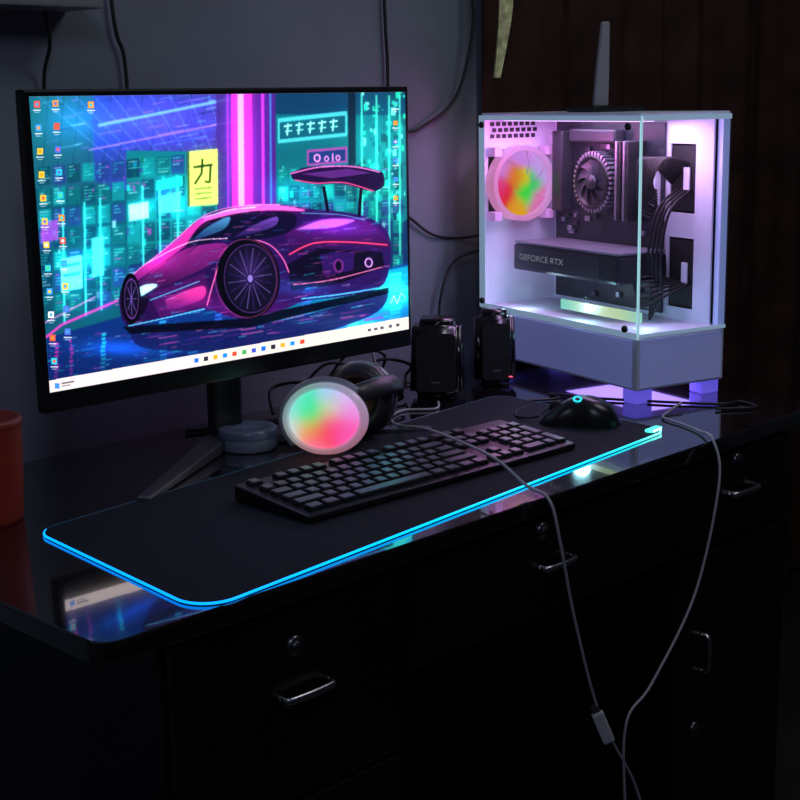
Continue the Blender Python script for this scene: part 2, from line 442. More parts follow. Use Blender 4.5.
for c0 in range(13):
    x=38+c0*15; wbay=13
    for r0 in range(7):
        y=168+r0*22-(x-40)*.10; 
        if y>330-(x-40)*.4 or y<150: continue
        b=[(8,70,90),(10,100,110),(14,140,145),(6,50,80),(30,60,130)][rng.integers(5)]
        rect(x,y,x+wbay,y+19,b,.8,-.12)
        for j in range(rng.integers(3,6)): 
            yy_=y+2.5+j*3.2; line((x+1.5,yy_),(x+rng.uniform(4,wbay),yy_-1.2),1.0,[(70,230,220),(170,250,245),(30,180,180),(220,90,200)][rng.choice(4,p=[.4,.2,.3,.1])],.7)
for i in range(170):
    x=rng.uniform(40,230); y=rng.uniform(150,330-(x-40)*.35); w=rng.uniform(.6,4); h=rng.uniform(.6,8)
    c=[(40,225,215),(10,160,180),(190,255,245),(8,40,70),(60,40,140),(230,60,190),(10,100,80),(5,30,50),(20,190,180)][rng.integers(9)]
    rect(x,y,x+w,y+h,c,rng.uniform(.25,.7),-.15)
for x in (62,84,100,143,160,178): rect(x,210-(x-60)*.3,x+2,330-(x-60)*.4,(70,240,230),.8)
rect(60,262,82,296,(140,250,245),.75,-.2); rect(62,268,80,271,(20,90,120),.8,-.2); rect(62,278,80,281,(20,90,120),.8,-.2); rect(92,240,104,280,(90,230,220),.8,-.2); rect(40,225,58,246,(220,70,200),.6,-.2)
rect(130,205,150,222,(220,250,250),.7,-.2); rect(158,180,184,190,(30,220,190),.9,-.2); rect(160,196,182,214,(110,240,230),.6,-.2)
pline([(42,345),(60,330),(118,303)],2.4,(235,60,180),.9); pline([(40,330),(95,300)],1.4,(255,140,210),.8)
glow(90,270,40,50,(10,110,120),.35); glow(175,200,35,25,(20,140,140),.35)
rect(218,85,234,215,(60,40,130),.8); rect(233,85,253,215,(200,48,160),.95); rect(239,85,245,215,(255,160,225),.95); rect(253,85,276,205,(80,30,136),.9)
rect(262,85,265,205,(190,60,200),.9); rect(228,85,230,215,(150,60,200),.8); rect(270,85,272,205,(60,140,200),.8)
glow(243,150,16,70,(200,40,150),.4)
rect(276,85,405,215,(14,104,120)); rect(276,85,405,112,(12,58,96)); rect(346,85,353,215,(10,26,50)); 
for c0 in range(11):
    x=278+c0*11
    for r0 in range(6):
        y=166+r0*18-(x-278)*.06
        if y>262: continue
        rect(x,y,x+9.5,y+15,[(8,80,96),(12,120,125),(20,160,150),(6,50,80),(40,50,120)][rng.integers(5)],.8,-.08)
        for j in range(rng.integers(2,5)):
            yy_=y+2.5+j*3; line((x+1,yy_),(x+rng.uniform(3,9),yy_-.7),.9,[(70,230,210),(190,250,235),(30,180,160),(220,90,200)][rng.choice(4,p=[.4,.2,.3,.1])],.7)
for i in range(130):
    x=rng.uniform(278,402); y=rng.uniform(163,275); w=rng.uniform(.6,4); h=rng.uniform(.6,7)
    c=[(30,215,190),(10,140,150),(190,250,230),(8,50,70),(20,90,120),(5,30,60),(200,60,170),(60,240,200)][rng.integers(8)]
    rect(x,y,x+w,y+h,c,rng.uniform(.3,.7),-.12)
for i in range(110):
    x=rng.uniform(354,400); y=rng.uniform(88,200)
    rect(x,y,x+rng.uniform(.6,5),y+rng.uniform(1,8),[(40,230,180),(20,160,150),(10,70,90),(150,250,225),(6,40,60)][rng.integers(5)],.7)
for x in (358,372,384,394): rect(x,92,x+1.8,250,(90,245,210),.65)
glow(372,150,30,50,(20,140,110),.35); glow(300,190,30,15,(20,150,150),.4)
poly([(20,352),(125,318),(300,290),(410,255),(410,420),(20,420)],(10,60,140),1,(10,26,84))
poly([(250,300),(410,258),(410,330),(250,345)],(10,170,180),.85,(14,70,130))
for i in range(520):
    x=rng.uniform(40,402); y0=350-(x-40)*.24; y=y0+rng.uniform(0,75)
    c=[(30,150,220),(40,220,220),(20,80,190),(90,60,200),(10,20,60),(10,24,70),(190,60,200),(150,220,245)][rng.integers(8)]
    if x>280 and rng.random()<.55: c=(70,240,220)
    l=rng.uniform(2,16); line((x,y),(x+l,y-l*.2),rng.uniform(.4,1.8),c,rng.uniform(.2,.6))
for x,c,w in ((52,(235,50,170),4),(68,(235,50,170),3),(100,(30,220,210),5),(160,(40,190,230),7),(215,(60,120,230),7),(243,(210,60,200),8),(300,(80,120,230),9),(345,(40,220,200),10),(385,(60,240,220),10)):
    yb=352-(x-40)*.24
    for k in range(12): rect(x+rng.uniform(-1,1),yb+k*4.2,x+w+rng.uniform(-1,1),yb+k*4.2+2.8,c,.75-.055*k,-.2)
IMG=blur(np.clip(IMG,0,1),1)*1.02
glow(370,290,34,16,(50,240,225),.6); glow(120,352,40,8,(30,120,220),.4); glow(330,318,50,8,(120,220,220),.5)
rect(278,116,345,141,(80,200,205),.9,-.12); rect(280,120,343,137,(12,80,104),.95,-.12)
for i in range(5): 
    x=284+i*11; line((x,124-i*1.2),(x+8,122.6-i*1.2),1.6,(170,250,240)); line((x+4,121-i*1.2),(x+3,133-i*1.2),1.5,(170,250,240)); line((x+1,129-i*1.2),(x+8,128-i*1.2),1.2,(150,250,235))
rect(306,147,345,163,(190,70,170),.8,-.1); rect(308,149.5,343,160.5,(25,60,120),1,-.1)
ell(316,155,3.4,4.2,(250,160,220),1,.6); ell(325,155.6,2.4,3,(250,160,220),1,.55); line((331,150),(331,158),1.2,(250,160,220)); ell(336,154.5,2.4,3,(250,160,220),1,.55)
rect(189,150,219,206,(206,230,130),1,-.1); rect(189,150,191,206,(60,90,60),1,-.1)
line((195,166),(214,163),2.2,(20,30,30)); pline([(212,163),(211,181),(206,180)],2,(20,30,30)); pline([(204,157),(203,172),(196,183)],2,(20,30,30))
for k in range(3): line((196,188+k*5),(213,186+k*5),1.3,(60,90,60),.9)
# reflection of the car on the wet street
poly(smooth2([(128,332),(215,322),(262,322),(330,304),(380,286),(374,306),(330,326),(262,344),(190,352),(140,350),(128,332)]),(30,12,84),.85,(16,26,84))
for i in range(90):
    x=rng.uniform(140,365); y=334-(x-140)*.18+rng.uniform(2,22); l=rng.uniform(5,22)
    line((x,y),(x+l,y-l*.2),rng.uniform(.5,1.6),[(190,50,170),(60,30,140),(255,110,200),(20,20,70),(60,200,240)][rng.integers(5)],.5)
poly([(122,330),(240,318),(384,282),(384,288),(250,326),(130,337)],(3,5,22),.92)
body=smooth2([(121,320),(119,302),(124,286),(140,270),(160,254),(180,236),(200,218),(222,208),(250,203),(280,202),(312,206),(340,208),(364,213),(380,223),(386,238),(385,260),(376,282),(342,292),(304,298),(280,308),(240,318),(205,310),(160,322),(130,330),(121,320)])
s_,m_=pmask(body); CM=np.zeros((Hc,Wc)); CM[s_]=m_; CLIP[0]=CM
poly(body,(34,10,66),1,(40,18,90),True)
poly(smooth2([(122,292),(136,272),(160,252),(182,234),(204,216),(214,216),(190,242),(162,264),(138,282),(122,292)]),(222,60,178),.95,(120,26,120))
poly(smooth2([(138,284),(160,266),(184,250),(210,243),(228,244),(214,262),(180,280),(150,294),(138,284)]),(150,34,136),.9,(40,10,60))
poly([(150,296),(205,272),(212,302),(160,320)],(62,16,86)); poly(smooth2([(165,301),(184,292),(204,286),(204,298),(186,306),(170,311),(165,301)]),(236,66,168),.9,(90,20,110))
poly(smooth2([(124,306),(134,296),(146,294),(148,306),(138,322),(126,322),(124,306)]),(10,6,30)); poly(smooth2([(131,294),(146,286),(158,286),(148,294),(136,300),(131,294)]),(190,255,255),.95)
poly(smooth2([(186,246),(200,226),(220,214),(246,208),(262,208),(250,218),(236,230),(212,241),(186,246)]),(8,12,40)); poly(smooth2([(194,240),(208,226),(230,215),(224,228),(194,240)]),(90,190,230),.75,(20,60,120))
poly(smooth2([(224,240),(244,224),(268,210),(294,212),(290,228),(256,238),(224,240)]),(12,10,42)); poly(smooth2([(232,237),(250,225),(276,214),(272,225),(232,237)]),(140,80,210),.8,(30,20,80))
poly(smooth2([(200,222),(224,209),(254,203),(284,203),(304,208),(268,208),(236,212),(200,222)]),(255,110,200),.95)
poly(smooth2([(284,232),(304,220),(330,214),(362,216),(380,230),(384,244),(344,241),(300,252),(284,232)]),(90,22,120),.95,(34,12,64)); poly(smooth2([(294,227),(322,216),(352,216),(330,224),(294,227)]),(200,120,225),.8)
poly([(286,262),(316,245),(378,247),(380,262),(336,280),(290,288)],(12,8,34)); poly([(318,251),(352,247),(350,266),(322,272)],(44,18,92))
for i in range(460):
    x=rng.uniform(120,384); y=rng.uniform(203,326); l=rng.uniform(2,16)
    k=-.75 if x<205 and y<275 else (-.22 if y>270 else -.12)
    c=[(40,200,240),(255,110,200),(120,40,170),(10,8,30),(14,10,40),(200,50,170),(90,70,210),(230,200,255),(30,120,200)][rng.integers(9)]
    line((x,y),(x+l,y+l*k),rng.uniform(.3,1.1),c,rng.uniform(.2,.6))
IMG=blur(IMG,1)*1.0
glow(230,305,60,12,(160,20,110),.25); glow(160,262,26,14,(190,30,130),.3); glow(340,225,30,8,(90,30,150),.4); glow(300,285,30,8,(20,90,160),.4)
CLIP[0]=None
pline([(288,252),(312,240),(346,238),(383,240)],1.4,(255,70,120),1,True); pline([(292,282),(330,276),(378,262)],.9,(255,130,195),1,True)
pline([(300,296),(340,290),(374,283)],1.4,(80,215,255),.9,True); pline([(207,306),(213,284),(222,258),(236,243),(252,238),(270,243),(282,256),(288,270)],1.1,(255,110,190),1,True)
pline([(146,265),(190,242),(228,237)],.9,(255,200,240),1,True); pline([(128,329),(160,321),(205,309)],1.3,(90,220,255),.9,True); pline([(150,302),(200,281)],.8,(90,220,255))
pline([(124,286),(140,270),(160,254),(180,236),(200,218),(222,208),(250,203),(280,202)],.8,(255,180,230),.8,True)
pline([(204,217),(228,209),(256,205)],1.0,(160,240,255),.8,True); pline([(300,210),(338,211),(362,216)],.8,(120,220,255),.7,True)
ell(365,258,4,5,(200,150,220)); ell(365,258,2.6,3.4,(30,10,50)); ell(336,262,5,7,(110,36,130)); ell(336,262,3,5,(14,8,34))
ell(248,277,31,40,(5,5,16)); ell(250,277,26,35,(100,56,150),.6,.96); ell(250,277,24,33,(14,12,36))
glow(250,268,13,16,(80,40,120),.4)
for k in range(20):
    a=k*math.pi/10; line((250+4*math.cos(a),277+6*math.sin(a)),(250+22*math.cos(a+.15),277+31*math.sin(a+.15)),.9,(92,72,140) if k%2 else (44,30,90))
ell(250,277,2.6,3.8,(140,120,190)); ell(246,277,31,40,(255,90,180),.4,.975)
ell(131,301,10,26,(5,5,16)); ell(131.5,301,7.5,21,(110,56,150),.9,.9); ell(131.5,301,6,18,(14,12,34))
for k in range(8):
    a=k*math.pi/4; line((131.5,301),(131.5+5.5*math.cos(a),301+17*math.sin(a)),.7,(110,76,170))
line((322,183),(326,208),3,(12,8,32)); line((358,184),(356,212),3,(12,8,32)); poly([(330,192),(352,192),(350,206),(332,206)],(30,180,190),.4)
poly(smooth2([(290,170),(304,165),(320,163),(350,162),(376,167),(380,175),(379,182),(368,187),(340,180),(316,181),(294,177),(290,170)]),(28,12,58))
pline([(290,171),(318,164),(350,163),(376,168)],1.3,(240,120,210),1,True); pline([(294,177),(316,180),(342,179),(370,187)],1.1,(255,80,150),1,True); poly([(300,171),(345,165),(368,169),(330,175)],(100,44,140),.8)
pline([(386,298),(389,290),(392,298),(396,287),(400,292)],.8,(230,230,255),.8)
IMG=np.clip(IMG,0,1); IMG=blur(IMG,1)
bright=np.clip(IMG-.55,0,1); IMG=IMG*.97+blur(blur(bright,14),14)*.6+blur(blur(bright,4),4)*.4
ic=[(60,160,240),(250,200,60),(240,90,70),(90,210,120),(250,250,250),(255,150,40),(80,110,230),(40,200,220)]
def icon(x,y,s=3.0):
    c=ic[rng.integers(8)]; rect(x-s,y-s*1.1,x+s,y+s*1.1,c,1,-.03); ell(x,y,s*.55,s*.6,ic[rng.integers(8)],.9)
    rect(x-s-1,y+s+2.4,x+s+1,y+s+3.6,(240,245,255),.8,-.03); rect(x-s+.5,y+s+4.8,x+s-.5,y+s+5.8,(220,230,245),.55,-.03)
for i in range(12): icon(38+i*1.25,104+i*24)
for i in range(11): icon(57+i*.9,103+i*23.4)
icon(93,104)
for i in range(6): icon(391,101+i*18.5,2.0)
poly([(20,394),(410,309),(410,330),(20,412)],(232,222,214))
poly([(20,394),(200,354.8),(200,370),(20,412)],(240,218,220),.8)
def tb(x): return 387.5-(x-47)*.2165+7.4-(x-47)*.002
for i in range(12):
    x=196+i*9.5; y=tb(x); s=2.1; rect(x-s,y-s,x+s,y+s,[(30,110,230),(40,40,60),(240,170,40),(30,140,230),(230,70,50),(70,170,90),(60,80,200)][i%7],1,-.2)
rect(52,tb(52)-3,57,tb(52)+2.5,(60,140,230)); rect(59,tb(60)-2,72,tb(60)-.3,(80,80,90),.8,-.2); rect(59,tb(60)+1,68,tb(60)+2.2,(120,120,130),.8,-.2)
for x in (364,370,376,384,391): rect(x,tb(x)-1.5,x+3,tb(x)+1,(60,60,80),.9,-.2)
IMG=np.clip(IMG,0,1)
img=bpy.data.images.new('wallpaper',Wc,Hc); buf=np.ones((Hc,Wc,4),np.float32); buf[...,:3]=IMG[::-1]; img.pixels.foreach_set(buf.ravel()); img.update(); img.pack()
sm=bpy.data.materials.new('lit_screen'); sm.use_nodes=True; nt=sm.node_tree; b=nt.nodes['Principled BSDF']
ti=nt.nodes.new('ShaderNodeTexImage'); ti.image=img; nt.links.new(ti.outputs[0],b.inputs['Emission Color']); b.inputs['Emission Strength'].default_value=1.4
b.inputs['Base Color'].default_value=(.005,.005,.005,1); b.inputs['Roughness'].default_value=.3
scr=new('screen',[(sx0,-.0186,sz0),(sx1,-.0186,sz0),(sx1,-.0186,sz1),(sx0,-.0186,sz1)],[(0,1,2,3)],sm,mon)
uv=scr.data.uv_layers.new(name='UVMap')
for lp in scr.data.loops:
    v=scr.data.vertices[lp.vertex_index].co; uv.data[lp.index].uv=((v.x-sx0)/(sx1-sx0),(v.z-sz0)/(sz1-sz0))
STM=mat('stand_metal',(.10,.10,.125),.38,.5)
box('neck',(-.025,.030,.015),(.025,.050,.33),mat('stand_black',(.02,.02,.022),.35),mon,.006)
def arm(sx):
    p0=Vector((0,.045,0)); p1=Vector((sx*.250,-.118,0)); d=(p1-p0).normalized(); n=Vector((-d.y,d.x,0))
    vs=[]
    for p,w,h in ((p0,.019,.020),(p0.lerp(p1,.5),.0135,.014),(p1,.009,.008)):
        for s,z in ((-1,.0005),(1,.0005),(1,h),(-1,h)): vs.append(p+n*(w*s)+Vector((0,0,z)))
    fs=[(0,1,2,3),(8,9,10,11)]
    for k in range(2):
        for i in range(4): fs.append((k*4+i,k*4+(i+1)%4,(k+1)*4+(i+1)%4,(k+1)*4+i))
    o=new('foot',vs,fs,STM,mon); bb=o.modifiers.new('b','BEVEL'); bb.width=.003; bb.segments=2
arm(-1); arm(1)

# ---------------- PC case
PT=math.radians(30.3)
W_,L_,HB=.178,.428,.423
pc=empty('desktop_computer',(.366,2.12,DT),'white glass-sided desktop computer with colourful lit fans on the desk','computer',PT)
Z0=.022
def pb(name,a,b,m,bev=0,parent=None): 
    return box(name,(a[0],a[1],a[2]+Z0),(b[0],b[1],b[2]+Z0),m,parent or pc,bev)
mm=mat('fine_mesh_violet_glow',(.50,.54,.82),.5,em=(.26,.31,.85),es=.17,var=.12,vs=900,bump=.4)  # bluish light on the mesh panels put in as emission
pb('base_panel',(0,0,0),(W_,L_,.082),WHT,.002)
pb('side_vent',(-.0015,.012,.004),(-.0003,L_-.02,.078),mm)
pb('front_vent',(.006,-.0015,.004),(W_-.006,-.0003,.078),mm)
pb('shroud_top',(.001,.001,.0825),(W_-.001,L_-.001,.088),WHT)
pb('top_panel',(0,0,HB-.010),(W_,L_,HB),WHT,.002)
pb('front_pillar',(W_-.014,0,.088),(W_,.012,HB-.010),mat('pillar_lavender_glow',(.6,.65,.95),.4,em=(.35,.42,.95),es=.32),.001)  # lavender light on the pillar put in as emission, not a lamp
def framepanel(name,holes,x,y0,y1,z0,z1,axis='x',t=.003,m=WHT):
    ys=sorted({y0,y1,*[h[0] for h in holes],*[h[1] for h in holes]}); zs=sorted({z0,z1,*[h[2] for h in holes],*[h[3] for h in holes]})
    bm=bmesh.new()
    for i in range(len(ys)-1):
        for j in range(len(zs)-1):
            cy,cz=(ys[i]+ys[i+1])/2,(zs[j]+zs[j+1])/2
            if any(h[0]<cy<h[1] and h[2]<cz<h[3] for h in holes): continue
            r=bmesh.ops.create_cube(bm,size=1)
            for v in r['verts']:
                v.co=Vector((x+v.co.x*t,cy+v.co.y*(ys[i+1]-ys[i]),cz+v.co.z*(zs[j+1]-zs[j])+Z0)) if axis=='x' else Vector((cy+v.co.x*(ys[i+1]-ys[i]),x+v.co.y*t,cz+v.co.z*(zs[j+1]-zs[j])+Z0))
    me=bpy.data.meshes.new(name); bm.to_mesh(me); bm.free(); me.materials.append(m)
    o=bpy.data.objects.new(name,me); COL.objects.link(o); o.parent=pc; return o
TX=.158
framepanel('motherboard_tray',[(.052,.112,.262,.372),(.052,.112,.108,.222)],TX,.012,L_-.004,.088,HB-.011)
pb('far_side_panel',(W_-.004,.013,.089),(W_-.0005,L_-.001,HB-.011),BLK)
for (y0,y1,z0,z1) in ((.052,.112,.262,.372),(.052,.112,.108,.222)):
    pb('cable_grommet',(TX+.001,y0+.003,z0+.003),(TX+.006,y1-.003,z1-.003),RUB)
    pb('bracket',(TX-.004,y0+.012,(z0+z1)/2-.018),(TX-.001,y0+.026,(z0+z1)/2+.018),WHT,.001)
framepanel('rear_panel',[(.012,.122,.245,.36)],L_-.002,.001,W_-.005,.088,HB-.011,axis='y')
PCB=mat('dark_circuit_board',(.014,.018,.026),.4,var=.7,vs=90)
mb=pb('motherboard',(TX-.008,.120,.095),(TX-.004,.410,.405),PCB,.0005)
HS=mat('silver_heatsink',(.42,.42,.5),.35,.8)
DKS=mat('dark_heatsink',(.06,.06,.075),.35,.5)
pb('heatsink',(TX-.035,.360,.25),(TX-.008,.388,.390),DKS,.003,mb); pb('heatsink',(TX-.03,.22,.372),(TX-.008,.345,.393),DKS,.003,mb)
for k in range(4):
    pb('memory_module',(TX-.045,.165+.010*k,.245),(TX-.008,.170+.010*k,.375),HS if k%2 else BLK,.0005,mb)
pb('power_socket',(TX-.02,.127,.27),(TX-.008,.142,.33),WHT,.001,mb)
for k in range(24):
    y=rng.uniform(.13,.39); z=[.125,.13,.215,.235,.24,.35,.355,.215,.225,.36,.24,.13,.36,.22,.14,.23,.105,.11,.12,.21,.23,.345,.35,.24][k]; pb('chip',(TX-.014,y,z),(TX-.008,y+rng.uniform(.006,.018),z+rng.uniform(.004,.01)),HS if k%2 else DKS,.0005,mb)
cz=.305+Z0; cyy=.272
cool=lathe('cpu_cooler',[(0,.0),(.043,0),(.046,.003),(.046,.024),(.043,.027),(.041,.027),(.041,.02),(0,.02)],BLK,pc,axis=(-1,0,0),loc=(TX-.012,cyy,cz))
def blades(name,parent,axis,r0,r1,n,m,loc,depth=.008,sweep=.5,nr=6,na=2,cov=.80):
    ax=Vector(axis).normalized(); e1=Vector((0,0,1)).cross(ax).normalized(); e2=ax.cross(e1); vs=[];fs=[]
    for k in range(n):
        b0=len(vs)
        for i in range(nr):
            r=r0+(r1-r0)*i/(nr-1); a0=2*math.pi*k/n+sweep*i/(nr-1)
            for s in range(na):
                s=s/(na-1); a=a0+s*(2*math.pi/n)*cov; vs.append(e1*(r*math.cos(a))+e2*(r*math.sin(a))+ax*(depth*(s-.5)))
        for i in range(nr-1):
            for s in range(na-1): fs.append((b0+na*i+s,b0+na*i+s+1,b0+na*(i+1)+s+1,b0+na*(i+1)+s))
    return new(name,vs,fs,m,parent,loc,True)
FANG=mat('grey_fan',(.05,.05,.065),.35)
blades('fan_blades',cool,(-1,0,0),.012,.039,9,FANG,(-.023,0,0),depth=.006)
lathe('fan_hub',[(0,.029),(.012,.029),(.013,.024)],DKS,cool,axis=(-1,0,0),seg=24)
vs=[];fs=[]
for k in range(36):
    a=2*math.pi*k/36; b0=len(vs)
    for da,r in ((-.045,.045),(.045,.045),(.04,.052),(-.04,.052)):
        for xx in (-.004,-.024): vs.append((xx,r*math.cos(a+da),r*math.sin(a+da)))
    fs+=[(b0,b0+2,b0+4,b0+6),(b0+1,b0+3,b0+5,b0+7),(b0,b0+1,b0+3,b0+2),(b0+2,b0+3,b0+5,b0+4),(b0+4,b0+5,b0+7,b0+6),(b0+6,b0+7,b0+1,b0)]
new('cooler_fins',vs,fs,HS,cool)
gpu=pb('graphics_card',(.045,.105,.150),(TX-.010,.395,.196),mat('gpu_black',(.012,.012,.016),.3),.005)
pb('gpu_backplate',(.046,.107,.197),(TX-.012,.393,.201),mat('gpu_metal',(.30,.32,.38),.35,.6),.001,gpu)
pb('gpu_trim',(.0435,.15,.160),(.0448,.385,.190),mat('gpu_silver',(.05,.05,.065),.3,.6),.0003,gpu)
tcu=bpy.data.curves.new('lettering','FONT'); tcu.body='GEFORCE RTX'; tcu.size=.0145
to=bpy.data.objects.new('tmp',tcu); COL.objects.link(to); bpy.context.view_layer.update()
tme=bpy.data.meshes.new_from_object(to.evaluated_get(bpy.context.evaluated_depsgraph_get())); bpy.data.objects.remove(to)
for v in tme.vertices: v.co=Vector((.0430,.374-v.co.x*1.35,.170+Z0+v.co.y))
tme.materials.clear(); tme.materials.append(emis('dim_white_lettering',(.6,.62,.7),.36))
o=bpy.data.objects.new('lettering',tme); COL.objects.link(o); o.parent=gpu
for y_ in (.16,.25,.34):
    lathe('gpu_fan',[(0,.006),(.012,.006),(.014,.002),(.036,.002),(.038,0)],FANG,gpu,axis=(0,0,-1),loc=(.10,y_,.150+Z0))
pb('light_bar',(.03,.03,.100),(.034,.235,.116),grad_emis('yellow_green_bar',(0,5,0),[(0,(.25,.75,.55)),(.3,(.6,.8,.3)),(.7,(.8,.75,.3)),(1,(.2,.8,.5))],.85,-.1))
for k in range(9):
    tube('power_cable',[(TX+.002,.07+.005*k,.34+Z0-.004*k),(TX-.04-.003*k,.080+.004*k,.35+Z0),(TX-.05,.098+.004*k,.32+Z0-.006*k),(TX-.03,.12,.30+Z0-.006*k),(TX-.01,.132,.295+Z0-.004*k)],.0026,RUB,pc,seg=6,n=8)
for k in range(7):
    tube('power_cable',[(TX+.002,.062+.007*k,.15+Z0),(TX-.05,.07+.006*k,.13+Z0+.006*k),(TX-.07,.10+.004*k,.12+Z0+.008*k),(TX-.06,.14,.17+Z0),(TX-.05,.17,.19+Z0)],.0024,RUB,pc,seg=6,n=8)
for k in range(4):
    tube('power_cable',[(TX-.0,.062+.01*k,.30+Z0),(TX-.045,.060+.01*k,.27+Z0),(TX-.05,.075+.01*k,.2+Z0),(TX-.04,.085+.008*k,.13+Z0),(TX-.05,.10,.09+Z0)],.0022,RUB,pc,seg=6,n=8)
fz=.300+Z0; fx=.072
fc=blobs([(-.042,.030,.020,(.85,.25,.80)),(0,.050,.018,(.8,.30,.95)),(.050,.02,.022,(.75,.4,1)),(-.048,-.005,.018,(1,.05,.30)),(-.030,-.018,.020,(1,.01,.02)),(-.016,.014,.018,(1,.20,.0)),(.002,.008,.015,(.85,.65,.0)),(.006,-.016,.021,(.01,.85,.05)),(-.010,-.040,.018,(1,.42,.0)),(.026,-.002,.018,(.05,.70,.15)),(.042,-.032,.022,(1,.2,.55))],1.6)
fan=lathe('rear_fan',[(.0575,0),(.066,0),(.066,.024),(.0575,.024),(.0575,0)],vcol_emis('fan_ring_glow',.62,(.15,.1,.15)),pc,axis=(0,-1,0),loc=(fx,L_-.006,fz),smooth=False)
paint(fan,lambda c:blobs([(-.05,0,.03,(1,.30,.60)),(0,.05,.03,(.9,.38,.95)),(.05,0,.03,(.95,.42,.95)),(0,-.05,.03,(1,.35,.7))])(c.x,c.z))
FBM=vcol_emis('fan_blade_glow',.95,(0,0,0),1,0,0)
o=blades('fan_blades',fan,(0,-1,0),.014,.0565,7,FBM,(0,-.014,0),depth=.004,nr=10,na=8,cov=.95); paint(o,lambda c:fc(c.x,c.z))
o=lathe('fan_hub',[(0,.022),(.008,.022),(.015,.0215),(.017,.018),(.017,.004)],FBM,fan,axis=(0,-1,0),seg=32); paint(o,lambda c:fc(c.x,c.z))
o=lathe('fan_diffuser',[(0,.0015),(.01,.0015),(.02,.0015),(.03,.0015),(.04,.0015),(.05,.0015),(.0565,.0015)],vcol_emis('fan_back_glow',.75,(0,0,0),1,0,0),fan,axis=(0,-1,0),seg=48); paint(o,lambda c:fc(c.x,c.z))
PFR=mat('pink_glow_fan_frame',(.5,.35,.6),.35,em=(.9,.32,.8),es=.35)  # pink glow of the fan put into the corner colour and emission
for sx in (-1,1):
    for sz in (-1,1): box('fan_corner',(sx*.056-.008,-.024,sz*.056-.008),(sx*.056+.008,0,sz*.056+.008),PFR,fan,.002)
pb('io_shield',(.140,L_-.02,.25),(.154,L_-.005,.385),mat('io_white',(.6,.6,.7),.4),.002)
vm=mat('vent_hole',(.01,.01,.012),.6)
for i in range(8):
    for j in range(3): pb('vent_slot',(.016+i*.0125+(j%2)*.004,L_-.0058,.379+j*.0105),(.024+i*.0125+(j%2)*.004,L_-.0046,.386+j*.0105),vm)
G1=glassmat('clear_glass',(.91,.955,.965),.07)
pb('side_glass',(-.0045,-.004,.082),(-.001,L_,HB-.004),G1)
pb('front_glass',(.0,-.0045,.084),(W_-.002,-.001,HB-.004),G1)
GB=mat('frosted_border_glow',(.45,.55,.70),.3,em=(.40,.62,.85),es=.34)  # interior light caught by the border, put in as emission
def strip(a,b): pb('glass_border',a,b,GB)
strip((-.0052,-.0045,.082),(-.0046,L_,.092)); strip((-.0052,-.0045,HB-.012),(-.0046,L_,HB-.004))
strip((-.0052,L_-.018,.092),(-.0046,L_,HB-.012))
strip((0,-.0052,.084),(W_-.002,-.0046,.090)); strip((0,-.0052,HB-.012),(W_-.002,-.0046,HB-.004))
EDG=mat('lit_glass_edge',(.4,.6,.65),.2,em=(.45,.8,.85),es=.6)  # bright cyan glint of the pane edge put in as emission
pb('lit_glass_edge',(-.0045,-.0052,.082),(-.0012,-.0022,HB-.004),EDG)
for y in (.022,L_-.012):
    for z in (.096,HB-.02):
        lathe('thumb_screw',[(0,.005),(.0045,.005),(.0055,.004),(.0055,0)],BLKG,pc,axis=(-1,0,0),loc=(-.0053,y,z+Z0),seg=20)
FT=mat('violet_glow_foot',(.3,.2,.8),.3,em=(.14,.11,.85),es=.6)  # violet light on the feet put into the material as glow
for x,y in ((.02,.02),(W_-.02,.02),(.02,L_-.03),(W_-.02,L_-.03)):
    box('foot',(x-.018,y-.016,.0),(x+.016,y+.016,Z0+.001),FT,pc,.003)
pb('light_strip',(.02,.03,HB-.014),(.05,L_-.04,HB-.0105),emis('violet_white_strip',(.85,.45,1),2.2))
parented_light('AREA','case_light',(.08,.2,HB+Z0-.016),1.05,(.86,.52,1),.12,(0,0,0),pc,.3)
parented_light('POINT','case_light',(.08,.05,.35+Z0),.36,(1,.48,.95),.02,(0,0,0),pc)
parented_light('POINT','case_light',(.03,.34,.36+Z0),.45,(1,.18,.66),.02,(0,0,0),pc)
parented_light('POINT','case_light',(.02,.16,.115+Z0),.14,(.40,.88,1),.015,(0,0,0),pc)
parented_light('POINT','case_light',(.02,.33,.115+Z0),.12,(.6,.8,1),.015,(0,0,0),pc)
parented_light('POINT','case_light',(.05,.04,.11+Z0),.10,(.40,.6,1),.015,(0,0,0),pc)
parented_light('AREA','case_light',(.09,.12,.02-.002),.22,(.35,.22,1),.12,(0,0,0),pc,.2)

ptop=Vector((.366,2.12,0))
def PCW(x,y,z): 
    return ptop+Vector((math.cos(PT)*x-math.sin(PT)*y, math.sin(PT)*x+math.cos(PT)*y,DT+z))
ro=empty('wifi_router',PCW(.085,.205,Z0+HB),'small black router with an upright antenna on the computer case','router',PT)
box('router_body',(-.04,-.03,.0005),(.07,.04,.010),BLK,ro,.003)
vs=[]
for z,w,t in ((.009,.0125,.006),(.06,.011,.005),(.143,.0070,.004)):
    for a,b in ((-1,-1),(1,-1),(1,1),(-1,1)): vs.append((a*w+(z-.012)*.05,b*t,z))
fs=[(0,1,2,3),(8,9,10,11)]+[(k*4+i,k*4+(i+1)%4,(k+1)*4+(i+1)%4,(k+1)*4+i) for k in range(2) for i in range(4)]
o=new('antenna',vs,fs,mat('antenna_grey',(.34,.35,.38),.4),ro); o.rotation_euler=(0,0,-.4); m_=o.modifiers.new('b','BEVEL'); m_.width=.002

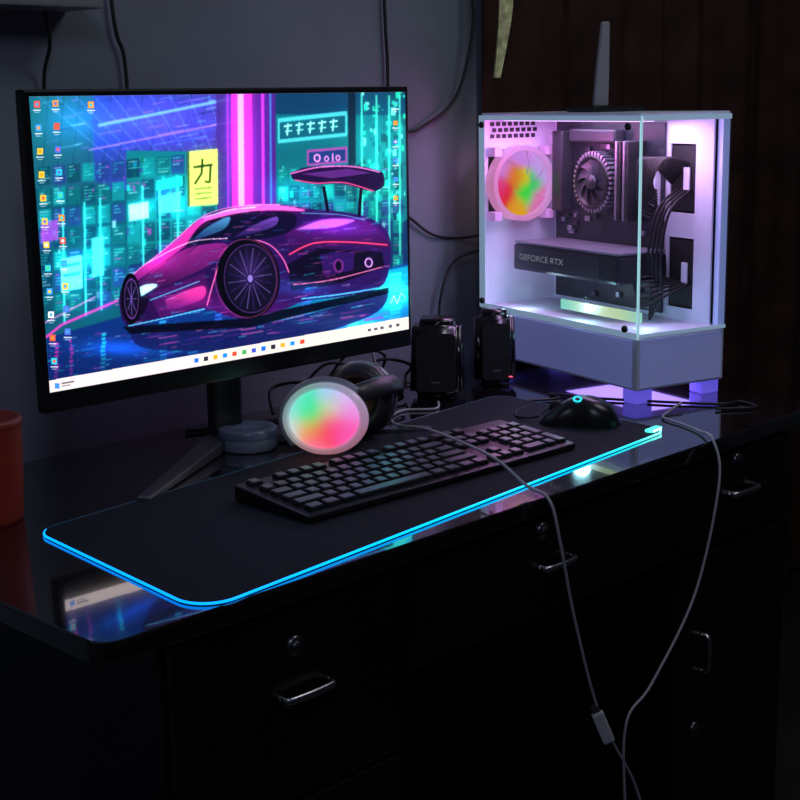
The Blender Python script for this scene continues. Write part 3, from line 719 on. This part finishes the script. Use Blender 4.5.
# ---------------- speakers
def speaker(loc,rz,label,w=.040,h=.125):
    s=empty('speaker',loc,label,'speaker',rz,'pair of desktop speakers')
    bm=bmesh.new(); bmesh.ops.create_cube(bm,size=1)
    for v in bm.verts:
        top=v.co.z>0
        v.co=Vector((v.co.x*2*w*(.90 if top else 1), v.co.y*.085+(.008 if top and v.co.y<0 else 0), (v.co.z+.5)*h+.001))
    bmesh.ops.bevel(bm,geom=bm.edges[:],offset=.012,segments=5,affect='EDGES')
    me=bpy.data.meshes.new('cabinet'); bm.to_mesh(me); bm.free(); me.materials.append(BLKG)
    for p in me.polygons: p.use_smooth=True
    c=bpy.data.objects.new('speaker_cabinet',me); COL.objects.link(c); c.parent=s
    g=rrect(-w+.012,.014,w-.012,h-.018,(.008,)*4,6)
    def fy(z): return -.0425+.008*(z-.001)/h
    ng=len(g); vs=[(x,fy(z)-.0012,z) for x,z in g]+[(x,fy(z)+.004,z) for x,z in g]
    new('speaker_grille',vs,[tuple(range(ng)),tuple(range(ng,2*ng))]+[(i,(i+1)%ng,ng+(i+1)%ng,ng+i) for i in range(ng)],mat('grille_cloth',(.011,.011,.014),.6,bump=.5,vs=500),s)
    box('badge',(-.007,fy(.030)-.0019,.028),(.007,fy(.030)-.0011,.0305),mat('badge_grey',(.2,.2,.24),.4),s)
    return s
s1=speaker((.062,2.225,DT),math.radians(-6),'black desktop speaker beside the monitor, glossy and rounded',w=.043)
s2=speaker((.158,2.315,DT),math.radians(4),'black desktop speaker next to the white computer case',w=.035)
box('power_light',(.020,-.0440,.018),(.026,-.0428,.020),emis('red_dot',(1,.1,.2),1.5),s2)

# ---------------- headphones
hp=empty('headphones',(-.102,1.842,DT+.0037),'black over-ear headphones with rainbow glowing ear cup on the mat','headphones')
n=Vector((-.16,-.96,.20)).normalized()
c1=Vector((0,0,.0475))
e1=Vector((0,0,1)).cross(n).normalized(); e2=n.cross(e1).normalized()
prof=[(0,.026)]
for i in range(1,22):
    t=i/21; prof.append((.0455*t,.026*(1-t**3)**.5+.002 if t<1 else 0.002))
CG=vcol_emis('rainbow_shell',.98,(.02,.02,.03),.45,.06)
SX,SY=1.06,.88
o=lathe('ear_cup_shell',prof,CG,hp,axis=n,sx=SX,sy=SY,loc=c1,seg=72)
hc=blobs([(-.042,.016,.020,(.30,.80,.80)),(-.022,.022,.020,(.03,.80,.45)),(-.014,.004,.019,(.02,.88,.14)),(.008,.036,.016,(.40,.60,.95)),(-.040,-.012,.016,(.65,.75,.75)),(-.020,-.016,.015,(.95,.35,.05)),(-.002,-.022,.018,(1,.04,.04)),(-.010,-.036,.016,(1,.22,.40)),(.014,-.006,.018,(1,.04,.20)),(.036,.014,.018,(.85,.28,.80)),(.034,-.018,.018,(1,.10,.45)),(.012,.016,.015,(.55,.75,.35)),(.030,.030,.014,(.70,.50,.95))],1.0)
paint(o,lambda c:hc(c.dot(e1),c.dot(e2)))
RING=vcol_emis('pale_ring_glow',.30,(.45,.45,.52),.3,.3)  # ring kept pale by emission tinted from the shell colours
o=lathe('cup_ring',[(.0450,.003),(.0475,.0075),(.0515,.008),(.0550,.003),(.0565,-.005),(.0555,-.013),(.052,-.018),(.047,-.019)],RING,hp,axis=n,sx=SX*.99,sy=SY*.99,loc=c1,seg=64)
paint(o,lambda c:[.35+.65*k for k in hc(c.dot(e1),c.dot(e2))])
lathe('ear_cushion',[(.046,-.018),(.051,-.020),(.053,-.028),(.050,-.038),(.040,-.042),(.031,-.037),(.029,-.022)],CUSH,hp,axis=n,sx=SX,sy=SY,loc=c1)
tube('yoke',[c1-n*.010+e1*(.062*math.cos(t))+e2*(.0525*math.sin(t)) for t in [math.radians(a) for a in (225,205,182,158,130,100,70,45)]],(.0035,.0050),mat('yoke_grey',(.32,.32,.38),.35,.3),hp,n=5,seg=10,flat=n)
c2=c1+Vector((.046,.094,.007)); n2=Vector((-.22,-.95,.14)).normalized()
lathe('ear_cushion',[(.025,.0),(.026,.018),(.033,.025),(.042,.025),(.050,.016),(.051,.004),(.046,-.002)],CUSH,hp,axis=n2,sx=1.0,sy=1.02,loc=c2)
lathe('ear_cup_shell',[(0,.001),(.027,.001),(.046,-.002),(.050,-.005),(.048,-.015),(.038,-.026),(.02,-.031),(0,-.032)],BLK,hp,axis=n2,sx=1.0,sy=1.02,loc=c2)
lathe('cup_trim',[(.0505,-.001),(.0525,-.003),(.0525,-.006),(.0505,-.008)],mat('trim_grey',(.30,.30,.36),.3,.5),hp,axis=n2,sx=1.0,sy=1.02,loc=c2)
dv=Vector((.62,.05,.34)).normalized()
h0=c1-n*.012+e1*.036+e2*.030; h1=c2-n2*.014+Vector((.044,0,.014))
mid=(h0+h1)/2; hf=(h1-h0)/2
pts=[mid-hf*math.cos(t)+dv*(.022*math.sin(t)) for t in [math.pi*k/12 for k in range(13)]]
tube('headband',pts,(.0065,.014),CUSH,hp,n=4,seg=16,flat=dv)

# ---------------- tin
pk=empty('round_tin',(-.212,1.892,DT),'short round grey-blue plastic tin standing on the desk behind headphones','tin')
PM=mat('grey_translucent_plastic',(.22,.27,.35),.35)
lathe('tin_body',[(0,.0005),(.038,.0005),(.040,.003),(.040,.022),(.038,.024)],PM,pk)
lathe('tin_lid',[(.0415,.019),(.0415,.028),(.039,.031),(.030,.031),(.028,.029),(0,.029)],mat('tin_lid',(.14,.18,.26),.25),pk)

# ---------------- red container
rj=empty('jar',(-.481,1.567,DT),'dull red plastic container with lighter rim standing at the desk edge','container')
RM=mat('red_plastic_glow',(.17,.016,.008),.55,var=.4,vs=14,em=(.5,.05,.02),es=.03)  # faint red glow put into the plastic, no lamp inside
lathe('jar_body',[(0,.0005),(.037,.0005),(.040,.004),(.0425,.05),(.0445,.112)],RM,rj)
lathe('jar_lid',[(.0445,.1122),(.0455,.114),(.0455,.119),(.043,.122),(.039,.1215),(.037,.118),(0,.117)],mat('red_rim',(.32,.04,.025),.45),rj)

# ---------------- cables
CWH=mat('pale_grey_cable',(.42,.42,.45),.45); CBK=mat('black_cable',(.015,.015,.016),.5)
tag(tube('usb_cable',[(-.05,2.19,.86),(-.035,2.17,.80),(-.031,2.14,.765),(-.01,2.0,.757),(.04,1.834,.785),(.110,1.673,.789),(.150,1.635,.762),(.175,1.600,.7525),(.188,1.596,.701),(.210,1.622,.591),(.249,1.660,.445),(.314,1.725,.29),(.33,1.72,.1),(.36,1.70,.006)],.0020,CWH),'thin pale cable crossing the keyboard and hanging over the desk front','cable')
pl=empty('cable_plug',(.249,1.655,.44),'small white plastic cable connector hanging on the pale cable','connector')
o=box('plug_body',(-.008,-.005,-.028),(.008,.005,.016),mat('white_plug',(.6,.6,.62),.4),pl,.003); o.rotation_euler=(0,math.radians(-22),0)
o=box('plug_tip',(-.005,-.003,.016),(.005,.003,.028),CHR,pl,.001); o.rotation_euler=(0,math.radians(-22),0)
tag(tube('usb_cable',[(.43,2.09,.760),(.40,2.05,.753),(.39,2.02,.753),(.41,1.975,.753),(.424,1.93,.7535),(.431,1.875,.7535),(.433,1.842,.70),(.397,1.806,.557),(.328,1.738,.457),(.288,1.698,.419),(.288,1.695,.303),(.30,1.68,.1),(.33,1.66,.006)],.0020,CWH),'thin grey cable running from the computer over the desk edge','cable')
tag(tube('power_cord',[D(.55,.60,.7535),D(.7,.56,.7535),D(.82,.60,.7565),D(.93,.54,.7535),D(1.0,.60,.7545),D(1.1,.56,.7535)],.003,CBK),'tangled black power cord lying on the desk behind the speakers','cable')
for k,(a,b,h) in enumerate([(.80,.58,.815),(.84,.55,.80),(.88,.60,.825),(.90,.56,.81),(.76,.60,.79),(.84,.52,.785)]):
    tag(tube('power_cord',[D(a-.06,b-.02,.757),D(a-.02,b+.03,.77+.003*k),D(a+.02,b+.01,h),D(a+.06,b-.02,h-.01),D(a+.08,b+.01,.775),D(a+.03,b-.03,.757+.002*k),D(a-.03,b-.035,.757)],.0026,CBK if k%3 else mat('dark_grey_cable',(.06,.06,.07),.4)),'looped black cord bundle behind the speakers on the desk','cable')
tag(tube('power_cord',[D(1.03,.36,.753),D(1.08,.33,.753),D(1.10,.36,.753),D(1.12,.28,.753),D(1.20,.12,.753),D(1.24,.10,.753),D(1.22,.06,.753),D(1.17,.10,.753)],.0022,CBK),'thin black cord lying on the desk around the computer','cable')
tag(tube('usb_cable',[D(.74,.45,.7525),D(.80,.44,.7525),D(.86,.46,.7525),D(.90,.43,.7525),D(.94,.46,.7525)],.0020,CWH),'thin pale cable lying on the desk behind the headphones','cable')
wy=.692
tag(tube('wall_cable',[D(.525,wy,2.0),D(.527,wy,1.40),D(.545,wy,1.28),D(.548,wy,1.15),D(.55,wy-.02,.9)],.0028,CBK),'black cable hanging down the wall behind the monitor','cable')
tag(tube('wall_cable',[D(1.07,wy,2.0),D(1.069,wy,1.42),D(1.074,wy,1.25),D(1.06,wy,1.0)],.0028,CBK),'black cable hanging down the wall above the monitor','cable')
tag(tube('wall_cable',[D(1.262,wy-.02,2.0),D(1.268,wy-.02,1.45),D(1.268,wy-.02,1.34),D(1.235,wy-.01,1.225),D(1.16,wy,1.175),D(1.11,wy,1.165),D(1.0,wy,1.17)],.0026,CBK),'black cable looping from above across the wall','cable')
tag(tube('wall_cable',[D(1.05,wy,1.06),D(1.12,wy,1.02),D(1.18,wy,.985),D(1.25,wy,.973),D(1.29,.63,.985)],.0026,CBK),'black cable curving along the wall to the computer','cable')
tag(tube('wall_cable',[D(1.28,.65,.955),D(1.23,wy-.01,.935),D(1.195,wy-.01,.89),D(1.185,wy-.01,.83),D(1.19,wy-.03,.77)],.0026,CBK),'black cable arching down the wall behind the speakers','cable')
tag(tube('wall_cable',[D(1.29,.655,1.12),D(1.272,.66,1.09),D(1.275,.66,1.05),D(1.295,.65,1.03)],.0022,CBK),'short black cable looping behind the computer','cable')
tag(tube('wall_cable',[D(.40,.66,1.343),D(.408,.665,1.30),D(.412,wy,1.25),D(.41,wy,1.1)],.0026,CBK),'black cable dropping from the wall shelf','cable')

# ---------------- lights
w=bpy.data.worlds.new('World'); sc.world=w; w.use_nodes=True
w.node_tree.nodes['Background'].inputs[0].default_value=(.2,.22,.35,1); w.node_tree.nodes['Background'].inputs[1].default_value=.02
def area(name,loc,target,power,col,size):
    o=parented_light('AREA',name,loc,power,col,size); d=Vector(target)-Vector(loc); o.rotation_euler=d.to_track_quat('-Z','Y').to_euler(); return o
area('ceiling_light',D(1.35,-.45,2.5),D(1.25,.5,.8),5.8,(.88,.93,1),.6)
area('case_fill_light',D(-.6,-1.0,2.1),D(1.15,.2,.85),4.6,(.66,.72,1),.4)  # added fill aimed at the computer case to brighten its panels

# ---------------- camera
cd=bpy.data.cameras.new('camera'); cam=bpy.data.objects.new('camera',cd); COL.objects.link(cam)
cd.sensor_width=36; cd.lens=36*1400/800; cd.clip_start=.05
cam.matrix_world=Matrix.Translation((0,0,1.22))@Matrix.Rotation(math.radians(90-12.1),4,'X')@Matrix.Rotation(math.radians(-1),4,'Z')
sc.camera=cam
